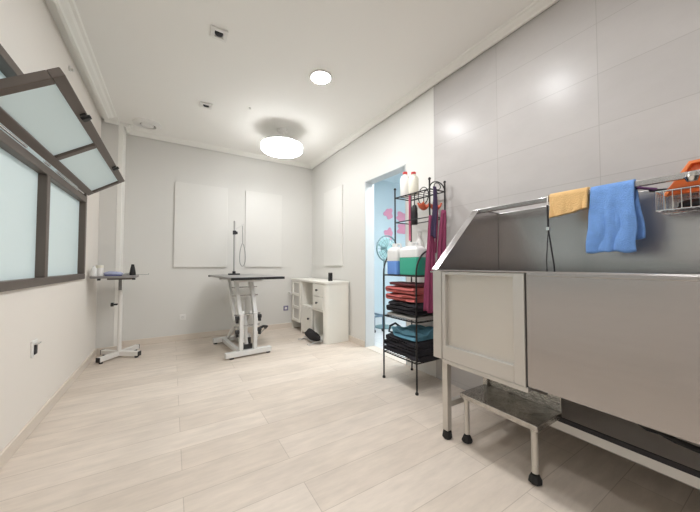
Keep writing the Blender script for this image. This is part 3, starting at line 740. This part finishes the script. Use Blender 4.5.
# side panels: trapezoid with folded edge
def side(y0, y1):
    prof = [(TX0, TZ0), (TX1, TZ0), (TX1, 1.432), (1.83, 1.432), (TX0, 1.02)]
    return prism(B(), [(x, y0, z) for x, z in prof], (0, y1 - y0, 0))
tp('side_panel', side(1.24, TY1), bevel=.003)
tp('side_panel', side(TY0, TY0 + .03), bevel=.003)
tp('side_flange', (lambda bm: [bar(bm, (TX0 + .006, 1.262, 1.02), (1.832, 1.262, 1.436), .05, .006, up=(-.69, 0, .72)), box(bm, 1.832, TX1, 1.237, 1.287, 1.433, 1.439), box(bm, TX0 - .004, TX0 + .04, TY1, TY1 + .02, 1.0, 1.012)] and bm)(B()), bevel=.002)
tp('back_panel', box(B(), 2.065, TX1, TY0 + .03, 1.24, TZ0, 1.432), bevel=.003)
tp('basin_floor', box(B(), TX0 + .041, 2.065, TY0 + .03, 1.24, .58, .60))
tp('underside', box(B(), TX0 + .041, 2.065, TY0 + .03, 1.24, TZ0, TZ0 + .012), STEELS)
# door section
tp('front_post', box(B(), TX0 - .004, TX0 + .03, 1.205, TY1, TZ0 - .01, TZ1), STEELB, bevel=.003)
dr = tp('door', (lambda bm: [box(bm, TX0 - .003, TX0 + .04, .719, .772, .485, TZ1 - .002), box(bm, TX0 - .003, TX0 + .04, .772, 1.178, .485, .568), box(bm, TX0 - .001, TX0 + .04, .772, 1.178, .990, TZ1 - .002), box(bm, TX0 + .0, TX0 + .04, 1.178, 1.204, .485, TZ1 - .002)] and bm)(B()), STEELB, bevel=.003)
part(dr, 'door_panel', box(B(), TX0 + .026, TX0 + .036, .772, 1.178, .568, .99), STEELD, label='lighter recessed sheet of the tub door')
part(dr, 'gasket', (lambda bm: [box(bm, TX0 + .004, TX0 + .03, .7125, .7185, .485, TZ1 - .002)] and bm)(B()), mat('dark_seam', srgb(70, 66, 62), .5, .5), label='dark seam beside the tub door')
tp('sill', box(B(), TX0 + .0, TX0 + .03, .71, 1.205, TZ0 - .03, .484), STEELB, bevel=.003)
# legs
for x, y in ((1.44, 1.205), (2.055, 1.205), (1.44, -.18), (2.055, -.18)):
    lg = tp('leg', box(B(), x - .019, x + .019, y - .019, y + .019, .05, TZ0), STEELD, bevel=.003)
    part(lg, 'rubber_foot', lathe(B(), [(0, 0), (.022, 0), (.029, .008), (.028, .02), (.024, .046), (0, .05)], (x, y, 0), 8), RUBBER, smooth=True)
for y in (1.205, -.18): tp('stretcher', box(B(), 1.459, 2.036, y - .015, y + .015, .185, .22), STEELD, bevel=.003)
tp('long_stretcher', box(B(), 1.775, 1.805, -.163, 1.188, .168, .219), WHITEM, bevel=.003)
tp('lower_shelf', (lambda bm: [box(bm, 1.772, 2.08, -.22, 1.18, .226, .238)] and bm)(B()), DKSTEEL, bevel=.001)
tp('shelf_edge', box(B(), 1.760, 1.772, -.22, 1.18, .219, .242), HOLE, bevel=.001, label='dark front edge of the lower shelf')
# rail
RX, RZ = 1.845, 1.428
tp('rail', box(B(), RX - .011, RX + .011, TY0, 1.285, RZ - .014, RZ + .014), STEEL, bevel=.003)
tp('rail_bracket', (lambda bm: [lathe(bm, [(0, -.02), (.016, -.018), (.024, 0), (.016, .018), (0, .02)], (RX - .012, .262, RZ - .012), 20)] and bm)(B()), CHROME, smooth=True)
# hose under the tub
single('drain_hose', tube(B(), [(1.60, .44, .470), (1.60, .40, .425), (1.60, .365, .408), (1.60, .33, .410), (1.60, .29, .398), (1.60, .24, .393), (1.60, .15, .40), (1.6, .05, .470)], .011, 10), RUBBER, 'black hose sagging under the front of the steel tub', 'hose', smooth=True)

# leash noose on the rail
L1 = thing('grooming_noose', 'black noose hanging from the tub rail left of the apricot cloth', 'noose', (RX, .80, RZ))
part(L1, 'hook', tube(B(), [(RX + .015, .80, 1.416), (RX + .016, .80, 1.446), (RX - .003, .80, 1.448), (RX - .018, .80, 1.444), (RX - .019, .80, 1.41), (RX - .022, .80, 1.385)], .004, 8), CHROME, smooth=True)
part(L1, 'cord', (lambda bm: [tube(bm, [(RX - .022, .80, 1.392), (RX - .022, .798, 1.255)], .0055, 8), tube(bm, [(RX - .022, .798, 1.25), (RX - .022, .788, 1.17), (RX - .024, .772, 1.05), (RX - .025, .765, .90)], .0042, 8), tube(bm, [(RX - .022, .798, 1.25), (RX - .018, .806, 1.17), (RX - .012, .815, 1.07), (RX - .01, .81, .9), (RX - .025, .765, .88)], .0025, 6)] and bm)(B()), HOLE, smooth=True)
part(L1, 'slider', box(B(), RX - .031, RX - .013, .79, .806, 1.245, 1.265), CHROME, bevel=.002)

def drape(name, m, label, y0, y1, zf, zb, seed, wob, th, x=RX, rr=.020, skew=0, slope=0, flare=0):
    """cloth folded over the rail: front drop to zf, back drop to zb"""
    bm = B(); Lf, Lb = RZ - zf, RZ - zb; arc = pi * rr; tot = Lf + arc + Lb
    def f(u, v):
        s = v * tot
        y = y0 + (y1 - y0) * u
        Lq = Lf
        if s < Lf: px, pz, d = x - rr, zf + s, (Lf - s); pz -= slope * (u - .5) * d / Lf; y += flare * u * d / Lf
        elif s < Lf + arc:
            a = (s - Lf) / rr; px, pz, d = x - rr * math.cos(a), RZ + rr * math.sin(a), 0
        else: px, pz, d = x + rr, RZ - (s - Lf - arc), (s - Lf - arc)
        w = wob * min(1, d * 7) * (noise.noise(Vector((u * 5 + seed, d * 6, seed))) + .6 * math.sin(u * 9 + seed))
        side_ = -1 if s < Lf + arc / 2 else 1
        px += side_ * (abs(w)) 
        yy = y + .018 * noise.noise(Vector((d * 8, seed, u * 2))) * min(1, d * 6) + (skew * d if side_ > 0 else 0)
        return (px, yy, pz + .012 * noise.noise(Vector((u * 4, seed * 2, 1))) * min(1, d * 5))
    grid(bm, f, 34, 60)
    return single(name, bm, m, label, 'towel', group='cloths over the tub rail', solid=th, smooth=True)
drape('blue_towel', BLUET, 'blue towel draped over the tub rail', .436, .600, 1.112, 1.175, 3, .014, .010, skew=-.08, flare=.022)
drape('apricot_cloth', YELT, 'small apricot cloth bunched over the tub rail beside the blue towel', .612, .788, 1.328, 1.35, 8, .026, .018, slope=.03)
single('violet_strap', (lambda bm: bar(bm, (RX - .010, .43, 1.408), (RX + .018, .372, 1.392), .03, .007))(B()), VIOL, 'violet strap tucked behind the blue towel on the tub rail', 'strap', bevel=.002)

# wire basket on the splash back
WB = thing('wire_basket', 'chrome wire basket hooked behind the tub rail at the right', 'basket', (1.93, .2, 1.30))
bx0, bx1, by0, by1, bz0, bz1 = 1.875, 2.04, -.12, .378, 1.295, 1.382
bm = B()
for z in (bz0, bz1): tube(bm, [(bx0, by0, z), (bx1, by0, z), (bx1, by1, z), (bx0, by1, z)], .003, 6, closed=True)
part(WB, 'rim', bm, CHROME, smooth=True)
bm = B()
n = 19
for k in range(n + 1):
    y = by0 + (by1 - by0) * k / n
    tube(bm, [(bx0, y, bz1), (bx0, y, bz0), (bx1, y, bz0), (bx1, y, bz1)], .0019, 6)
for k in range(1, 6):
    x = bx0 + (bx1 - bx0) * k / 6
    tube(bm, [(x, by1, bz1), (x, by1, bz0), (x, by0, bz0), (x, by0, bz1)], .0019, 6)
part(WB, 'wire_mesh', bm, CHROME, smooth=True)
part(WB, 'hook', (lambda bm: [tube(bm, [(bx1, y, bz1), (bx1 + .01, y, 1.43), (2.06, y, 1.442), (2.08, y, 1.441)], .004, 6) for y in (.0, .3)] and bm)(B()), CHROME, smooth=True)
# orange things in the basket
def slab(name, m, label, c, size, rot, cat, grp=None):
    bm = B(); box(bm, -size[0] / 2, size[0] / 2, -size[1] / 2, size[1] / 2, -size[2] / 2, size[2] / 2)
    M = Matrix.Translation(c) @ Matrix.Rotation(rot[2], 4, 'Z') @ Matrix.Rotation(rot[0], 4, 'X') @ Matrix.Rotation(rot[1], 4, 'Y')
    bm.transform(M)
    return single(name, bm, m, label, cat, group=grp, bevel=.006)
def scoop(name, label, pts, th, lipm=ORANGE):
    bm = B(); prism(bm, pts, th)
    return single(name, bm, ORANGE, label, 'dustpan', bevel=.005)
t = thing('orange_dustpan', 'orange plastic scoop leaning up in the wire basket behind the rail', 'scoop', (1.985, .2, 1.33))
part(t, 'tray', prism(B(), [(1.985, .362, 1.375), (1.985, .284, 1.502), (1.985, .02, 1.508), (1.985, .02, 1.375)], (.018, 0, 0)), ORANGE, bevel=.004)
part(t, 'rim', (lambda bm: [bar(bm, (1.975, .366, 1.372), (1.975, .284, 1.507), .014, .03, up=(1, 0, 0)), bar(bm, (1.975, .29, 1.507), (1.975, .02, 1.513), .014, .03, up=(1, 0, 0))] and bm)(B()), mat('light_orange', srgb(240, 136, 74), .4), bevel=.003)
t = thing('orange_tray', 'orange plastic tray lying on top of the wire basket below the rail', 'tray', (1.92, .2, 1.40))
part(t, 'body', prism(B(), [(1.885, .347, 1.386), (1.885, .318, 1.424), (1.885, .0, 1.43), (1.885, .0, 1.386)], (.06, 0, 0)), ORANGE, bevel=.004)
slab('black_comb', BLACK, 'black comb poking out of the left end of the wire basket', (1.91, .372, 1.394), (.03, .07, .012), (.12, 0, .2), 'comb')
for k, (y, z) in enumerate(((.27, 1.342), (.14, 1.345))):
    single('grooming_brush', lump((1.95, y, 1.298), .05, .055, .028, amp=.2, seed=30 + k), BAGM if k == 0 else FRAME, ('dark' if k == 0 else 'brown') + ' brush lying in the wire basket', 'brush', smooth=60)

# ------------------------------------------------------------------ step stool
S = thing('step_stool', 'low worn steel step on two rubber-footed legs under the tub door', 'step stool', (1.61, .93, 0))
sp = lambda n, bm, m=STEELS, **k: part(S, n, bm, m, **k)
sp('tread', (lambda bm: [box(bm, 1.485, 1.735, .715, 1.145, .276, .284), box(bm, 1.483, 1.4875, .715, 1.145, .255, .283), box(bm, 1.485, 1.735, 1.141, 1.146, .255, .283), box(bm, 1.485, 1.735, .714, .718, .255, .283)] and bm)(B()), bevel=.002)
bm = B()
box(bm, 1.730, 1.736, .858, 1.145, .284, .488); box(bm, 1.730, 1.736, .715, .858, .284, .345); box(bm, 1.730, 1.736, .715, .782, .345, .488); box(bm, 1.71, 1.7295, 1.115, 1.145, .284, .488)
sp('back_plate', bm, bevel=.002)
for x, y in ((1.505, 1.115), (1.505, .738)):
    lg = sp('leg', cyl(B(), (x, y, .05), (x, y, .276), .0155, 16), STEELD, smooth=True)
    part(lg, 'rubber_foot', lathe(B(), [(0, 0), (.022, 0), (.031, .008), (.030, .018), (.024, .03), (.019, .042), (0, .044)], (x, y, 0), 8), RUBBER, smooth=True)

# ------------------------------------------------------------------ the room beyond the doorway
lx, ly = 3.05, 2.25  # hidden lamp added to brighten the next room
t = thing('added_panel_light', 'cool white panel light added out of view to brighten the room beyond the doorway', 'ceiling light', (lx, ly, ZC))
part(t, 'frame', (lambda bm: [box(bm, lx - .32, lx - .3, ly - .32, ly + .32, ZC - .03, ZC), box(bm, lx + .3, lx + .32, ly - .32, ly + .32, ZC - .03, ZC), box(bm, lx - .3, lx + .3, ly - .32, ly - .3, ZC - .03, ZC), box(bm, lx - .3, lx + .3, ly + .3, ly + .32, ZC - .03, ZC)] and bm)(B()), WPLAST)
part(t, 'diffuser', box(B(), lx - .3, lx + .3, ly - .3, ly + .3, ZC - .022, ZC - .004), R2_E)
WY = YB - .02
def decal(x, z, w, h, lab):
    bm = B()
    pts = []
    for k in range(40):
        a = k * 2 * pi / 40; rr = 1 + .16 * math.cos(3 * a + x * 9) + .13 * math.cos(5 * a + z * 7)
        pts.append((x + w / 2 * rr * math.cos(a) * .85, WY, z + h / 2 * rr * math.sin(a) * .85))
    prism(bm, pts, (0, -.008, 0))
    single('wall_decoration', bm, PINK, lab, 'wall decoration', group='pink wall decorations in the next room')
decal(3.84, 2.12, .26, .26, 'pink cut-out highest at the left on the blue wall beyond the doorway')
decal(4.22, 2.08, .40, .24, 'pink cut-out highest at the right on the blue wall beyond the doorway')
decal(4.24, 1.82, .40, .26, 'pink cut-out in the middle on the blue wall beyond the doorway')
decal(3.84, 1.70, .26, .26, 'pink cut-out lowest at the left on the blue wall beyond the doorway')
# wire fan
c = Vector((3.06, 3.77, 1.32))
F = thing('standing_fan', 'standing fan with sea green wire cage in the room beyond the doorway', 'fan', (3.06, 3.85, 0))
bm = B(); R = .215
ring = lambda r, y: [(c.x + r * math.cos(a), c.y + y, c.z + r * math.sin(a)) for a in [k * 2 * pi / 32 for k in range(32)]]
tube(bm, ring(R, 0), .012, 8, closed=True)
for r, y in ((.15, -.03), (.08, -.04)): tube(bm, ring(r, y), .003, 6, closed=True)
for k in range(18):
    a = k * 2 * pi / 18
    tube(bm, [(c.x + .03 * math.cos(a), c.y - .045, c.z + .03 * math.sin(a)), (c.x + .15 * math.cos(a), c.y - .03, c.z + .15 * math.sin(a)), (c.x + R * math.cos(a), c.y, c.z + R * math.sin(a))], .0025, 5)
part(F, 'cage', bm, SEAFAN, smooth=True)
for k in range(3):
    a0 = k * 2 * pi / 3
    bm = B(); grid(bm, lambda u, v: (c.x + (.03 + .16 * u) * math.cos(a0 + (v - .5) * 1.6), c.y - .005 + .02 * (v - .5), c.z + (.03 + .16 * u) * math.sin(a0 + (v - .5) * 1.6)), 6, 8)
    part(F, 'blade', bm, TEALG, solid=.004, smooth=True)
part(F, 'hub', cyl(B(), (c.x, c.y - .05, c.z), (c.x, c.y + .12, c.z), .045, 18), TEALG, smooth=True)
part(F, 'pole', cyl(B(), (c.x, c.y + .08, .03), (c.x, c.y + .08, c.z), .014, 12), SEAFAN, smooth=True)
part(F, 'base', lathe(B(), [(0, 0), (.16, 0), (.16, .015), (.04, .035), (0, .035)], (c.x, c.y + .08, 0), 28), SEAFAN, smooth=True)
# low trolley frame
t = thing('low_trolley', 'low blue-grey metal trolley frame just beyond the doorway', 'trolley', (2.76, 3.8, 0))
part(t, 'deck', (lambda bm: [box(bm, 2.66, 2.86, 3.60, 3.63, .235, .262), box(bm, 2.66, 2.86, 3.97, 4.0, .235, .262), box(bm, 2.66, 2.69, 3.63, 3.97, .235, .262), box(bm, 2.83, 2.86, 3.63, 3.97, .235, .262)] and bm)(B()), TROL, bevel=.003)
for x in (2.675, 2.845):
    for y in (3.615, 3.985):
        lg = part(t, 'leg', box(B(), x - .011, x + .011, y - .011, y + .011, .05, .235), TROL)
        part(lg, 'castor', cyl(B(), (x - .012, y, .026), (x + .012, y, .026), .026, 16), HOLE, smooth=True)

# ------------------------------------------------------------------ camera, world, view
f = 288.0
cam = bpy.data.cameras.new('camera'); co = bpy.data.objects.new('camera', cam); C.objects.link(co)
cam.sensor_width = 36; cam.lens = 36 * f / 700; cam.clip_start = .02
co.location = (0, 0, 1.05)
co.rotation_euler = (pi / 2 + math.atan2(8.8, f), 0, -math.atan2(178, f))
sc.camera = co
wd = bpy.data.worlds.new('world'); sc.world = wd; wd.use_nodes = True
wd.node_tree.nodes['Background'].inputs['Color'].default_value = (.9, .95, 1, 1)
wd.node_tree.nodes['Background'].inputs['Strength'].default_value = .3
vs = sc.view_settings; vs.view_transform = 'Standard'; vs.look = 'None'; vs.exposure = .14; vs.gamma = 1; vs.use_curve_mapping = False
